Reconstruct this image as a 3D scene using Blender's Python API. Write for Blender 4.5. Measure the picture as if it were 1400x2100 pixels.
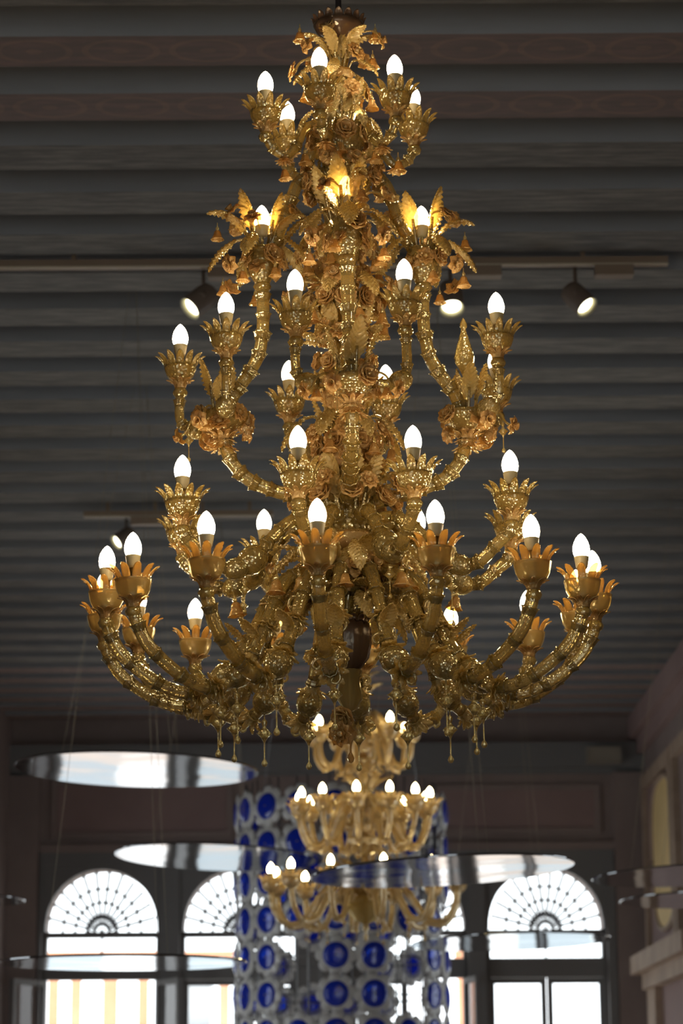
import bpy, bmesh, math, random
from mathutils import Vector, Matrix
random.seed(7)
for o in list(bpy.data.objects): bpy.data.objects.remove(o)
C = bpy.context.scene.collection
scn = bpy.context.scene
PI = math.pi
R = math.radians

# ------------------------------------------------------------------ camera
EYE = 1.6
PITCH = R(14.04)
FPX = 85.0 / 36.0 * 2100.0
cam_d = bpy.data.cameras.new('camera'); cam = bpy.data.objects.new('camera', cam_d); C.objects.link(cam)
cam_d.sensor_fit = 'VERTICAL'; cam_d.sensor_height = 36.0; cam_d.sensor_width = 24.0; cam_d.lens = 85.0
cam.location = (0, 0, EYE)
cam.rotation_mode = 'XYZ'
cam.matrix_world = Matrix.Translation((0, 0, EYE)) @ Matrix.Rotation(PI / 2 + PITCH, 4, 'X') @ Matrix.Rotation(R(-0.35), 4, 'Z')
cam_d.dof.use_dof = True; cam_d.dof.focus_distance = 5.15; cam_d.dof.aperture_fstop = 6.3
cam_d.clip_end = 200
scn.camera = cam

# ------------------------------------------------------------------ world, exposure
W = bpy.data.worlds.new('overcast_sky'); scn.world = W; W.use_nodes = True
bg = W.node_tree.nodes['Background']
bg.inputs['Color'].default_value = (0.93, 0.97, 1.0, 1); bg.inputs['Strength'].default_value = 3.6
vs = scn.view_settings
vs.view_transform = 'Standard'; vs.look = 'None'; vs.gamma = 1.0; vs.use_curve_mapping = False; vs.exposure = 0.0
cy = scn.cycles
cy.max_bounces = 8; cy.diffuse_bounces = 4; cy.glossy_bounces = 4; cy.transmission_bounces = 4; cy.transparent_max_bounces = 10
cy.sample_clamp_indirect = 3.0; cy.caustics_reflective = False; cy.caustics_refractive = False

# ------------------------------------------------------------------ drafting helpers (survey of the room)
def at(px, py, Y):
    """a point at distance Y down the room, from the survey sheet"""
    e = PITCH + math.atan((1050 - py) / FPX)
    z = Y * math.tan(e); c = Y * math.cos(PITCH) + z * math.sin(PITCH)
    return Vector(((px - 700) * c / FPX, Y, z + EYE))
def ZH(py, Y): return Y * math.tan(PITCH + math.atan((1050 - py) / FPX))
def MPP(py, Y): return (Y * math.cos(PITCH) + ZH(py, Y) * math.sin(PITCH)) / FPX

# ------------------------------------------------------------------ materials
def mat(name):
    m = bpy.data.materials.new(name); m.use_nodes = True
    nt = m.node_tree; nt.nodes.clear()
    out = nt.nodes.new('ShaderNodeOutputMaterial')
    return m, nt, out
def plain(name, col, rough=0.6, metal=0.0, noise=0.0, nscale=8.0, bump=0.0, stretch=(1, 1, 1), spec=0.5):
    m, nt, out = mat(name)
    b = nt.nodes.new('ShaderNodeBsdfPrincipled'); nt.links.new(b.outputs[0], out.inputs[0])
    b.inputs['Base Color'].default_value = (*col, 1); b.inputs['Roughness'].default_value = rough; b.inputs['Metallic'].default_value = metal
    b.inputs['Specular IOR Level'].default_value = spec
    if noise or bump:
        tc = nt.nodes.new('ShaderNodeTexCoord'); mp = nt.nodes.new('ShaderNodeMapping'); mp.inputs['Scale'].default_value = stretch
        n = nt.nodes.new('ShaderNodeTexNoise'); n.inputs['Scale'].default_value = nscale; n.inputs['Detail'].default_value = 6
        nt.links.new(tc.outputs['Object'], mp.inputs[0]); nt.links.new(mp.outputs[0], n.inputs['Vector'])
        r = nt.nodes.new('ShaderNodeValToRGB')
        r.color_ramp.elements[0].position = 0.3; r.color_ramp.elements[1].position = 0.7
        r.color_ramp.elements[0].color = (*[c * (1 - noise) for c in col], 1); r.color_ramp.elements[1].color = (*[min(1, c * (1 + noise)) for c in col], 1)
        nt.links.new(n.outputs[0], r.inputs[0]); nt.links.new(r.outputs[0], b.inputs['Base Color'])
        if bump:
            bp = nt.nodes.new('ShaderNodeBump'); bp.inputs['Strength'].default_value = bump; bp.inputs['Distance'].default_value = 0.01
            nt.links.new(n.outputs[0], bp.inputs['Height']); nt.links.new(bp.outputs[0], b.inputs['Normal'])
    return m
def schlick(nt):
    fr = nt.nodes.new('ShaderNodeLayerWeight'); fr.inputs['Blend'].default_value = 0.5
    pw = nt.nodes.new('ShaderNodeMath'); pw.operation = 'POWER'; pw.inputs[1].default_value = 5.0
    ml = nt.nodes.new('ShaderNodeMath'); ml.operation = 'MULTIPLY_ADD'; ml.inputs[1].default_value = 0.9; ml.inputs[2].default_value = 0.045
    nt.links.new(fr.outputs['Facing'], pw.inputs[0]); nt.links.new(pw.outputs[0], ml.inputs[0])
    return fr, ml.outputs[0]
def glass(name, col, tint, transp, gloss_col, rough, k=0.12, seeds=0.0, scale=180.0, rings=0.0, refr=False, tl=0.5):
    """blown glass: tinted see-through share, milky body, glossy skin following fresnel"""
    m, nt, out = mat(name)
    d = nt.nodes.new('ShaderNodeBsdfDiffuse'); t = nt.nodes.new('ShaderNodeBsdfTranslucent')
    d.inputs[0].default_value = (*col, 1); t.inputs[0].default_value = (*col, 1)
    m1 = nt.nodes.new('ShaderNodeMixShader'); m1.inputs[0].default_value = tl
    nt.links.new(d.outputs[0], m1.inputs[1]); nt.links.new(t.outputs[0], m1.inputs[2])
    body = m1.outputs[0]
    if transp > 0:
        if refr:
            tr = nt.nodes.new('ShaderNodeBsdfRefraction'); tr.inputs['Color'].default_value = (*tint, 1); tr.inputs['IOR'].default_value = 1.35; tr.inputs['Roughness'].default_value = 0.04
        else:
            tr = nt.nodes.new('ShaderNodeBsdfTransparent'); tr.inputs[0].default_value = (*tint, 1)
        m2 = nt.nodes.new('ShaderNodeMixShader'); m2.inputs[0].default_value = transp
        nt.links.new(body, m2.inputs[1]); nt.links.new(tr.outputs[0], m2.inputs[2]); body = m2.outputs[0]
    g = nt.nodes.new('ShaderNodeBsdfGlossy'); g.inputs['Color'].default_value = (*gloss_col, 1); g.inputs['Roughness'].default_value = rough
    fr, fo = schlick(nt)
    ad = nt.nodes.new('ShaderNodeMath'); ad.operation = 'ADD'; ad.use_clamp = True; ad.inputs[1].default_value = k
    nt.links.new(fo, ad.inputs[0])
    m3 = nt.nodes.new('ShaderNodeMixShader')
    nt.links.new(ad.outputs[0], m3.inputs[0]); nt.links.new(body, m3.inputs[1]); nt.links.new(g.outputs[0], m3.inputs[2])
    nt.links.new(m3.outputs[0], out.inputs[0])
    if seeds or rings:
        tc = nt.nodes.new('ShaderNodeTexCoord')
        if rings:
            n = nt.nodes.new('ShaderNodeTexWave'); n.wave_type = 'BANDS'; n.bands_direction = 'Z'; n.inputs['Scale'].default_value = rings; n.inputs['Distortion'].default_value = 0.3
        else:
            n = nt.nodes.new('ShaderNodeTexVoronoi'); n.inputs['Scale'].default_value = scale
        nt.links.new(tc.outputs['Object'], n.inputs['Vector'])
        bp = nt.nodes.new('ShaderNodeBump'); bp.inputs['Strength'].default_value = seeds; bp.inputs['Distance'].default_value = 0.002
        nt.links.new(n.outputs[0], bp.inputs['Height'])
        for q in (g, fr) + ((tr,) if transp > 0 and refr else ()): nt.links.new(bp.outputs[0], q.inputs['Normal'])
    return m
def emit(name, col, s):
    m, nt, out = mat(name)
    e = nt.nodes.new('ShaderNodeEmission'); e.inputs[0].default_value = (*col, 1); e.inputs[1].default_value = s
    nt.links.new(e.outputs[0], out.inputs[0]); return m

GOLD = (0.76, 0.53, 0.16); AMB = (0.68, 0.42, 0.13)
M_TUBE = glass('gold_tube_glass', GOLD, (1.0, 0.90, 0.58), 0.62, (1.0, 0.92, 0.65), 0.05, 0.10, 0.35, 150.0, refr=True, tl=.6)
M_CUP = glass('quilted_gold_glass', GOLD, (1.0, 0.88, 0.52), 0.55, (1.0, 0.92, 0.6), 0.05, 0.12, 1.0, 170.0, refr=True, tl=.65)
M_BOWL = glass('ribbed_gold_glass', (0.58, 0.42, 0.15), (0.98, 0.84, 0.5), 0.36, (1.0, 0.88, 0.5), 0.12, 0.05, 0.5, rings=190.0, tl=.65)
M_LEAF = glass('gold_leaf_glass', GOLD, (1.0, 0.86, 0.5), 0.34, (1.0, 0.92, 0.6), 0.05, 0.12, 1.0, 280.0, tl=.6)
M_AMB = glass('amber_flower_glass', AMB, (1.0, 0.7, 0.3), 0.32, (1.0, 0.86, 0.5), 0.06, 0.09, 1.0, 280.0, tl=.6)
M_CROWN = glass('amber_crown_glass', (0.60, 0.37, 0.11), (1.0, 0.76, 0.38), 0.40, (1.0, 0.88, 0.55), 0.06, 0.10, 0.7, 220.0, tl=.6)
M_DARK = glass('brown_bowl_glass', (0.16, 0.09, 0.05), (0.4, 0.25, 0.12), 0.15, (0.8, 0.7, 0.55), 0.2, 0.02, 0.2, 150.0)
M_SOCK = plain('ivory_socket', (0.46, 0.36, 0.17), 0.45)
M_SLEEVE = plain('brass_sleeve', (0.55, 0.33, 0.10), 0.25, 0.9)
M_BULB = emit('lit_candle_bulb', (1.0, 0.80, 0.54), 55.0)
M_BULB2 = emit('lit_warm_bulb', (1.0, 0.80, 0.42), 26.0)
M_ROD = plain('dark_iron_rod', (0.05, 0.04, 0.035), 0.5, 0.6)
M_PALE = glass('pale_gold_glass', (0.80, 0.60, 0.30), (0.98, 0.88, 0.62), 0.30, (1.0, 0.92, 0.7), 0.10, 0.14, 0.6, 160.0, tl=.6)

# ------------------------------------------------------------------ mesh helpers: every shape is a (verts, faces) pair
def join(*parts):
    V, F = [], []
    for v, f in parts:
        o = len(V); V += v; F += [tuple(i + o for i in q) for q in f]
    return V, F
def xf(shape, M): return [M @ Vector(v) for v in shape[0]], shape[1]
def grid(nu, nv, fn, closev=False):
    V = [Vector(fn(i, j)) for i in range(nu) for j in range(nv)]
    F = []
    for i in range(nu - 1):
        for j in range(nv if closev else nv - 1):
            j2 = (j + 1) % nv
            F.append((i * nv + j, i * nv + j2, (i + 1) * nv + j2, (i + 1) * nv + j))
    return V, F
def lathe(prof, seg=24, nf=0, amp=0.0, tw=0.0, cap=True):
    def fn(i, j):
        a = 2 * PI * j / seg; r, z = prof[i]
        r = r * (1 + (amp * math.cos(nf * a + tw * i) if nf else 0))
        return (r * math.cos(a), r * math.sin(a), z)
    V, F = grid(len(prof), seg, fn, True)
    if cap:
        for row in (0, len(prof) - 1):
            if prof[row][0] > 1e-5:
                q = tuple(row * seg + j for j in range(seg)); F.append(q[::-1] if row == 0 else q)
    return V, F
def catmull(P, n):
    P = [Vector(p) for p in P]; out = []
    Q = [P[0] * 2 - P[1]] + P + [P[-1] * 2 - P[-2]]
    for k in range(len(P) - 1):
        a, b, c, d = Q[k:k + 4]
        for s in range(n):
            t = s / n
            out.append(0.5 * ((2 * b) + (c - a) * t + (2 * a - 5 * b + 4 * c - d) * t * t + (3 * b - a - 3 * c + d) * t ** 3))
    out.append(P[-1]); return out
def frames(path):
    T = []
    for i in range(len(path)):
        T.append((path[min(i + 1, len(path) - 1)] - path[max(i - 1, 0)]).normalized())
    n = Vector((0, 1, 0)) if abs(T[0].y) < 0.9 else Vector((1, 0, 0))
    out = []
    for t in T:
        n = (n - t * n.dot(t)).normalized(); out.append((t, n, t.cross(n)))
    return out
def sweep(path, rad, seg=10, nf=0, amp=0.0, tw=0.0):
    fr = frames(path)
    if not callable(rad):
        rr = rad; rad = lambda t: rr
    def fn(i, j):
        a = 2 * PI * j / seg; t, n, b = fr[i]
        r = rad(i / (len(path) - 1)) * (1 + (amp * math.cos(nf * a + tw * i) if nf else 0))
        return path[i] + (n * math.cos(a) + b * math.sin(a)) * r
    V, F = grid(len(path), seg, fn, True)
    F.append(tuple(range(seg))[::-1]); k = (len(path) - 1) * seg; F.append(tuple(k + j for j in range(seg)))
    return V, F
def solid(shape, th):
    V, F = [Vector(v) for v in shape[0]], shape[1]
    N = [Vector((0, 0, 0)) for _ in V]; edges = {}
    for q in F:
        nn = (V[q[1]] - V[q[0]]).cross(V[q[2]] - V[q[0]])
        for i, a in enumerate(q):
            N[a] += nn; b = q[(i + 1) % len(q)]
            edges[(a, b)] = edges.get((a, b), 0) + 1
    n = len(V)
    V2 = V + [v - (m.normalized() * th if m.length > 1e-12 else Vector()) for v, m in zip(V, N)]
    F2 = list(F) + [tuple(i + n for i in q[::-1]) for q in F]
    for (a, b) in edges:
        if (b, a) not in edges: F2.append((b, a, a + n, b + n))
    return V2, F2
def box(x0, x1, y0, y1, z0, z1):
    V = [Vector((x, y, z)) for x in (x0, x1) for y in (y0, y1) for z in (z0, z1)]
    return V, [(0, 1, 3, 2), (4, 6, 7, 5), (0, 4, 5, 1), (2, 3, 7, 6), (0, 2, 6, 4), (1, 5, 7, 3)]
def mesh(name, shape, smooth=True):
    me = bpy.data.meshes.new(name)
    me.from_pydata([tuple(v) for v in shape[0]], [], shape[1]); me.update()
    bm = bmesh.new(); bm.from_mesh(me); bmesh.ops.recalc_face_normals(bm, faces=bm.faces); bm.to_mesh(me); bm.free()
    if smooth: me.polygons.foreach_set('use_smooth', [True] * len(me.polygons))
    return me
def setmat(me, m):
    me.materials.clear(); me.materials.append(m); return me
def put(name, me, parent=None, M=None):
    o = bpy.data.objects.new(name, me); C.objects.link(o)
    if parent: o.parent = parent
    if M is not None: o.matrix_basis = M
    return o
def T(x, y=0, z=0): return Matrix.Translation(x if isinstance(x, Vector) else Vector((x, y, z)))
def RX(a): return Matrix.Rotation(R(a), 4, 'X')
def RY(a): return Matrix.Rotation(R(a), 4, 'Y')
def RZ(a): return Matrix.Rotation(R(a), 4, 'Z')
def SC(s): return Matrix.Scale(s, 4)
def tag(o, label, cat, group=None, kind=None):
    o['label'] = label; o['category'] = cat
    if group: o['group'] = group
    if kind: o['kind'] = kind
    return o
def struct(o): o['kind'] = 'structure'; return o
def empty(name, loc=(0, 0, 0)):
    o = bpy.data.objects.new(name, None); C.objects.link(o); o.location = loc; o.empty_display_size = 0.1; return o

# ================================================================== THE ROOM
XL, XR, YB, YF, ZC = -3.1, 2.80, -3.0, 22.5, EYE + 3.6
def noise_mat(name, c1, c2, scale, stretch, rough=0.8, thr=(0.4, 0.65), bump=0.2, loops=False):
    m, nt, out = mat(name)
    b = nt.nodes.new('ShaderNodeBsdfPrincipled'); nt.links.new(b.outputs[0], out.inputs[0]); b.inputs['Roughness'].default_value = rough
    tc = nt.nodes.new('ShaderNodeTexCoord'); mp = nt.nodes.new('ShaderNodeMapping'); mp.inputs['Scale'].default_value = stretch
    oi = nt.nodes.new('ShaderNodeObjectInfo'); cv = nt.nodes.new('ShaderNodeVectorMath'); cv.operation = 'MULTIPLY_ADD'
    cv.inputs[1].default_value = (40, 40, 40)
    nt.links.new(oi.outputs['Random'], cv.inputs[0]); nt.links.new(tc.outputs['Object'], cv.inputs[2])
    nt.links.new(cv.outputs[0], mp.inputs[0])
    n = nt.nodes.new('ShaderNodeTexNoise'); n.inputs['Scale'].default_value = scale; n.inputs['Detail'].default_value = 8; n.inputs['Roughness'].default_value = 0.65
    nt.links.new(mp.outputs[0], n.inputs['Vector'])
    r = nt.nodes.new('ShaderNodeValToRGB'); e = r.color_ramp.elements
    e[0].position, e[1].position = thr; e[0].color = (*c1, 1); e[1].color = (*c2, 1)
    nt.links.new(n.outputs[0], r.inputs[0]); col = r.outputs[0]
    if loops:   # faded painted chain of ovals along the beam
        def mth(op, a, b_=None, c_=None):
            q = nt.nodes.new('ShaderNodeMath'); q.operation = op
            for i_, v_ in enumerate((a, b_, c_)):
                if v_ is None: continue
                if isinstance(v_, (int, float)): q.inputs[i_].default_value = v_
                else: nt.links.new(v_, q.inputs[i_])
            return q.outputs[0]
        sx = nt.nodes.new('ShaderNodeSeparateXYZ'); nt.links.new(tc.outputs['Object'], sx.inputs[0])
        u = mth('SUBTRACT', mth('FRACT', mth('MULTIPLY', sx.outputs[0], 3.3)), .5); v = mth('MULTIPLY', sx.outputs[1], 6.0)
        d1 = mth('SQRT', mth('ADD', mth('MULTIPLY', mth('MULTIPLY', u, u), 1.6), mth('MULTIPLY', v, v)))
        ring_ = mth('LESS_THAN', mth('ABSOLUTE', mth('SUBTRACT', d1, .52)), .05); dot = mth('LESS_THAN', d1, .12)
        fac = mth('MULTIPLY', mth('MAXIMUM', ring_, dot), mth('MULTIPLY', n.outputs[0], .6))
        mx = nt.nodes.new('ShaderNodeMix'); mx.data_type = 'RGBA'; nt.links.new(fac, mx.inputs['Factor']); nt.links.new(col, mx.inputs['A']); mx.inputs['B'].default_value = (0.36, 0.24, 0.17, 1)
        col = mx.outputs['Result']
    nt.links.new(col, b.inputs['Base Color'])
    bp = nt.nodes.new('ShaderNodeBump'); bp.inputs['Strength'].default_value = bump; bp.inputs['Distance'].default_value = 0.01
    nt.links.new(n.outputs[0], bp.inputs['Height']); nt.links.new(bp.outputs[0], b.inputs['Normal'])
    return m
M_BEAMS = noise_mat('grey_beam_side', (0.26, 0.272, 0.285), (0.30, 0.312, 0.325), 2.0, (0.5, 4, 4))  # sides coloured paler and cooler than the bottoms to lift their shade
M_BEAM = noise_mat('old_beam_wood', (0.12, 0.115, 0.106), (0.23, 0.217, 0.196), 3.0, (1.6, 12, 12), thr=(.42, .64))
M_BEAMR = noise_mat('painted_red_beam', (0.18, 0.142, 0.130), (0.24, 0.170, 0.155), 3.0, (2, 10, 10), loops=True)
M_BOARD = noise_mat('ceiling_boards', (0.27, 0.28, 0.29), (0.31, 0.32, 0.33), 2.0, (1, 4, 1))
M_WALL = noise_mat('brown_plaster', (0.26, 0.205, 0.19), (0.31, 0.25, 0.23), 1.2, (1, 1, 1), 0.9, bump=0.05)
M_WALLR = noise_mat('red_brown_plaster', (0.29, 0.205, 0.195), (0.33, 0.235, 0.22), 1.2, (1, 1, 1), 0.9, bump=0.05)
M_STONE = noise_mat('warm_stone_trim', (0.36, 0.27, 0.20), (0.46, 0.35, 0.26), 3, (1, 1, 1), 0.8)
M_YEL = noise_mat('ochre_panel', (0.80, 0.60, 0.27), (0.88, 0.68, 0.33), 1.0, (1, 1, 1), 0.8, bump=0.05)
M_FRAME = plain('dark_window_wood', (0.19, 0.19, 0.19), 0.7)
M_FLOOR = noise_mat('terrazzo_floor', (0.40, 0.30, 0.24), (0.55, 0.44, 0.36), 9, (1, 1, 1), 0.35, bump=0.0)
M_IRON = plain('wrought_iron', (0.05, 0.05, 0.055), 0.6)
M_PANE, nt, out = mat('window_glass')
_t = nt.nodes.new('ShaderNodeBsdfTransparent'); _t.inputs[0].default_value = (0.96, 0.98, 0.98, 1)
_g = nt.nodes.new('ShaderNodeBsdfGlossy'); _g.inputs['Roughness'].default_value = 0.03
_fn, _fo = schlick(nt)
_m = nt.nodes.new('ShaderNodeMixShader')
nt.links.new(_fo, _m.inputs[0]); nt.links.new(_t.outputs[0], _m.inputs[1]); nt.links.new(_g.outputs[0], _m.inputs[2]); nt.links.new(_m.outputs[0], out.inputs[0])

def solid_box(name, b, m, parent=None, structure=True):
    o = put(name, setmat(mesh(name, box(*b), False), m), parent)
    if structure and not parent: struct(o)
    return o
solid_box('floor', (XL - .3, XR + .3, YB - .3, YF + .3, -0.2, 0), M_FLOOR)
ceil_ = solid_box('ceiling', (XL - .3, XR + .3, YB - .3, YF + .3, ZC + 0.24, ZC + 0.34), M_BOARD)
bw = 0.122
beam_sh = box(XL - .02, XR + .02, -bw, bw, 0, 0.26)
bm_a = setmat(mesh('beam', beam_sh, False), M_BEAM); bm_b = setmat(mesh('beam_red', beam_sh, False), M_BEAMR)
for me_ in (bm_a, bm_b):
    me_.materials.append(M_BEAMS)
    for q_ in me_.polygons: q_.material_index = 0 if q_.index == 4 else 1  # darker bottom, paler sides: evens out light and shade between the beams
SP = 0.479; Y0 = 7.77
k = -22
while Y0 + k * SP < YF - 0.1:
    put('beam', bm_b if k in (0, 1) or k > 24 else bm_a, ceil_, T(0, Y0 + k * SP, ZC)); k += 1

# windows of the far wall -------------------------------------------------
def wx(px): return at(px, 1900, YF).x
def wz(py): return at(700, py, YF).z
WIN = [(87, 318), (370, 601), (714, 947), (996, 1232)]
Z_ARCH, Z_SP = wz(1908), wz(1908)
Z_TR1, Z_TR0 = wz(1919), wz(1966); Z_C1 = wz(2006)
ZTOPF = wz(1744); Z_CROWN = wz(1780)
# far wall in pieces: piers, band above
def arch_panel(x0, x1, zb, zt, xa, xb, zcrown, y0, y1, n=24):
    """rectangular panel x0..x1, zb..zt pierced by an arched opening xa..xb with crown zcrown"""
    xc = (xa + xb) / 2; rx = (xb - xa) / 2; rz = zcrown - zb
    In = [Vector((xc - rx * math.cos(PI * i / n), 0, zb + rz * math.sin(PI * i / n) ** 0.9)) for i in range(n + 1)]
    Out = []
    for i in range(n + 1):
        t = i / n
        if t < 0.25: Out.append(Vector((x0, 0, zb + (zt - zb) * t / 0.25)))
        elif t <= 0.75: Out.append(Vector((x0 + (x1 - x0) * (t - 0.25) / 0.5, 0, zt)))
        else: Out.append(Vector((x1, 0, zt - (zt - zb) * (t - 0.75) / 0.25)))
    V = []; F = []
    for y in (y0, y1):
        for a, b in zip(In, Out): V += [Vector((a.x, y, a.z)), Vector((b.x, y, b.z))]
    m = 2 * (n + 1)
    for i in range(n):
        a = 2 * i
        F += [(a, a + 2, a + 3, a + 1), (m + a, m + a + 1, m + a + 3, m + a + 2), (a, m + a, m + a + 2, a + 2), (a + 1, a + 3, m + a + 3, m + a + 1)]
    F += [(0, 1, m + 1, m), (2 * n, m + 2 * n, m + 2 * n + 1, 2 * n + 1)]
    return V, F
parts = [box(XL, XR, YF, YF + .35, ZTOPF, ZC + .3)]
edges = [(XL, wx(WIN[0][0]) - .03)] + [(wx(WIN[i][1]) + .03, wx(WIN[i + 1][0]) - .03) for i in range(3)] + [(wx(WIN[3][1]) + .03, XR)]
for a, b in edges: parts.append(box(a, b, YF, YF + .35, 0, ZTOPF))
for a, b in WIN:
    parts.append(arch_panel(wx(a) - .03, wx(b) + .03, Z_ARCH, ZTOPF, wx(a), wx(b), Z_CROWN, YF + .05, YF + .3))
wall_far = struct(put('wall_far', setmat(mesh('wall_far', join(*parts), False), M_WALL)))
# dark timber lining on the piers and spandrels of the window bank
x_l, x_r = wx(75), wx(1256)
lin = [box(x_l, x_r, YF - .05, YF, wz(1772), ZTOPF)]
for i, (a, b) in enumerate(edges):
    aa, bb = max(a, x_l), min(b, x_r)
    lin.append(box(aa, bb, YF - .06, YF, 0, wz(1772)))
struct(put('trim_1', setmat(mesh('window_bank_lining', join(*lin), False), M_FRAME)))
for n_, (a, b) in enumerate(WIN):
    sp = struct(put('trim_%d' % (n_ + 2), setmat(mesh('spandrel', arch_panel(wx(a) - .03, wx(b) + .03, Z_ARCH, wz(1772), wx(a), wx(b), Z_CROWN, YF - .03, YF + .05), False), M_FRAME)))
# frieze panel mouldings on the far wall
def rect_frame(x0, x1, z0, z1, w, y0, y1):
    return join(box(x0, x1, y0, y1, z0, z0 + w), box(x0, x1, y0, y1, z1 - w, z1), box(x0, x0 + w, y0, y1, z0 + w, z1 - w), box(x1 - w, x1, y0, y1, z0 + w, z1 - w))
for (a, b, c, d) in ((870, 1232, 1612, 1712), (95, 470, 1600, 1715)):
    f = put('frieze_moulding', setmat(mesh('frieze_moulding', rect_frame(wx(a), wx(b), wz(d), wz(c), .05, YF - .03, YF), False), M_WALL), wall_far)
    put('frieze_panel', setmat(mesh('frieze_panel', box(wx(a) + .05, wx(b) - .05, YF - .012, YF, wz(d) + .05, wz(c) - .05), False), M_WALLR), wall_far)
put('frieze_cornice', setmat(mesh('frieze_cornice', join(box(XL, XR, YF - .12, YF, wz(1580), wz(1528)), box(XL, XR, YF - .05, YF, wz(1590), wz(1580))), False), M_FRAME), wall_far)
put('lower_cornice', setmat(mesh('lower_cornice', box(XL, XR, YF - .06, YF, ZTOPF - .01, ZTOPF + .06), False), M_WALL), wall_far)
put('corner_pilaster', setmat(mesh('corner_pilaster', box(XL, wx(72), YF - .10, YF, 0, wz(1590)), False), M_WALL), wall_far)
put('corner_pilaster', setmat(mesh('corner_pilaster', box(wx(1258), XR, YF - .10, YF, 0, wz(1590)), False), M_WALL), wall_far)

def bar(p, q, r, seg=6):
    p, q = Vector(p), Vector(q); return sweep([p, (p + q) / 2, q], r, seg)
for n_, (a, b) in enumerate(WIN):
    xa, xb = wx(a), wx(b); xc = (xa + xb) / 2; y = YF + .10
    w = empty('window_%d' % (n_ + 1), (xc, y, 0)); struct(w)
    L = lambda v: v - xc
    wd = xb - xa
    # horizontal members
    put('lunette_bar', setmat(mesh('lunette_bar', box(L(xa), L(xb), -.06, .06, Z_TR1, Z_ARCH), False), M_FRAME), w)
    put('transom_bar', setmat(mesh('transom_bar', box(L(xa), L(xb), -.07, .07, Z_C1, Z_TR0), False), M_FRAME), w)
    put('sill', setmat(mesh('sill', box(L(xa), L(xb), -.08, .08, 0, .12), False), M_FRAME), w)
    put('jamb', setmat(mesh('jamb', box(L(xa) - .03, L(xa) + .015, -.06, .06, .12, Z_ARCH), False), M_FRAME), w)
    put('jamb', setmat(mesh('jamb', box(L(xb) - .015, L(xb) + .03, -.06, .06, .12, Z_ARCH), False), M_FRAME), w)
    # lunette pane + iron grille
    rx = wd / 2; rz = Z_CROWN - Z_ARCH
    V = [Vector((0, 0, Z_ARCH))] + [Vector((-rx * math.cos(PI * i / 24), 0, Z_ARCH + rz * math.sin(PI * i / 24) ** 0.9)) for i in range(25)]
    put('lunette_pane', setmat(mesh('lunette_pane', (V, [(0, i, i + 1) for i in range(1, 25)]), False), M_PANE), w)
    def gp(t, s): return Vector((-rx * s * math.cos(PI * t), -.03, Z_ARCH + rz * s * math.sin(PI * t)))
    for i in range(1, 13):
        put('grille_bar', setmat(mesh('grille_bar', bar(gp(i / 13, .27), gp(i / 13, .98), .016)), M_IRON), w)
    for s, rr in ((.27, .014), (.48, .013), (.70, .013)):
        put('grille_arc', setmat(mesh('grille_arc', sweep([gp(i / 20, s) for i in range(21)], rr, 6)), M_IRON), w)
    sh = []
    for i in range(14):
        t = (i + .5) / 14; c_ = gp(t, .19)
        sh.append(sweep([c_ + Vector((.035 * math.cos(u * PI / 6), 0, .035 * math.sin(u * PI / 6))) for u in range(13)], .008, 5))
    sh += [sweep([gp(i / 16, .11) for i in range(17)], .005, 5)] + [bar(gp(i / 7, 0), gp(i / 7, .11), .004, 5) for i in range(8)]
    put('grille_rosette', setmat(mesh('grille_rosette', join(*sh)), M_IRON), w)
    # transom lights
    put('transom_mullion', setmat(mesh('transom_mullion', box(-.008, .008, -.03, .03, Z_TR0, Z_TR1), False), M_FRAME), w)
    for s in (-1, 1):
        x0, x1 = (L(xa), -.008) if s < 0 else (.008, L(xb))
        put('transom_pane', setmat(mesh('transom_pane', ([Vector((x0, 0, Z_TR0)), Vector((x1, 0, Z_TR0)), Vector((x1, 0, Z_TR1)), Vector((x0, 0, Z_TR1))], [(0, 1, 2, 3)]), False), M_PANE), w)
    # casement leaves; those of the first window stand open into the room
    lw = wd / 2 - .005; fw = .05
    leaf_sh = rect_frame(0, lw, .13, Z_C1 - .005, fw, -.025, .025)
    leaf_sh = join(leaf_sh, box(fw, lw - fw, -.015, .015, 1.10, 1.15))
    lm = setmat(mesh('casement', leaf_sh, False), M_FRAME)
    pm = setmat(mesh('casement_pane', ([Vector((fw, 0, .18)), Vector((lw - fw, 0, .18)), Vector((lw - fw, 0, Z_C1 - .055)), Vector((fw, 0, Z_C1 - .055))], [(0, 1, 2, 3)]), False), M_PANE)
    for s in (-1, 1):
        op = 118 if n_ == 0 else (100 if n_ == 2 and s > 0 else 0)
        Mx = T(L(xa), -.04 if op else 0, 0) @ RZ(-op) if s < 0 else T(L(xb), -.04 if op else 0, 0) @ RZ(180 + op)
        lf = put('casement', lm, w, Mx); put('casement_pane', pm, lf)

# side walls, back wall with tall windows added out of view to light the hall
def wall_with_holes(axis, c0, c1, a0, a1, holes, z1, m, name):
    sh = []; cur = a0
    for (h0, h1, zb, zt) in holes:
        for (u0, u1, v0, v1) in ((cur, h0, 0, z1), (h0, h1, 0, zb), (h0, h1, zt, z1)):
            sh.append(box(c0, c1, u0, u1, v0, v1) if axis == 'x' else box(u0, u1, c0, c1, v0, v1))
        cur = h1
    sh.append(box(c0, c1, cur, a1, 0, z1) if axis == 'x' else box(cur, a1, c0, c1, 0, z1))
    return struct(put(name, setmat(mesh(name, join(*sh), False), m)))
LW = [(y, y + 1.3, .5, 3.6) for y in (10.0, 14.5, 18.8)]
RW = [(y, y + 1.3, .5, 3.6) for y in (11.0, 16.5)]
BW = [(x, x + 1.2, .3, 4.5) for x in (-2.7, -.75, 1.2)]
wall_with_holes('x', XL - .3, XL, YB, YF, LW, ZC + .3, M_WALL, 'wall_left')
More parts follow.
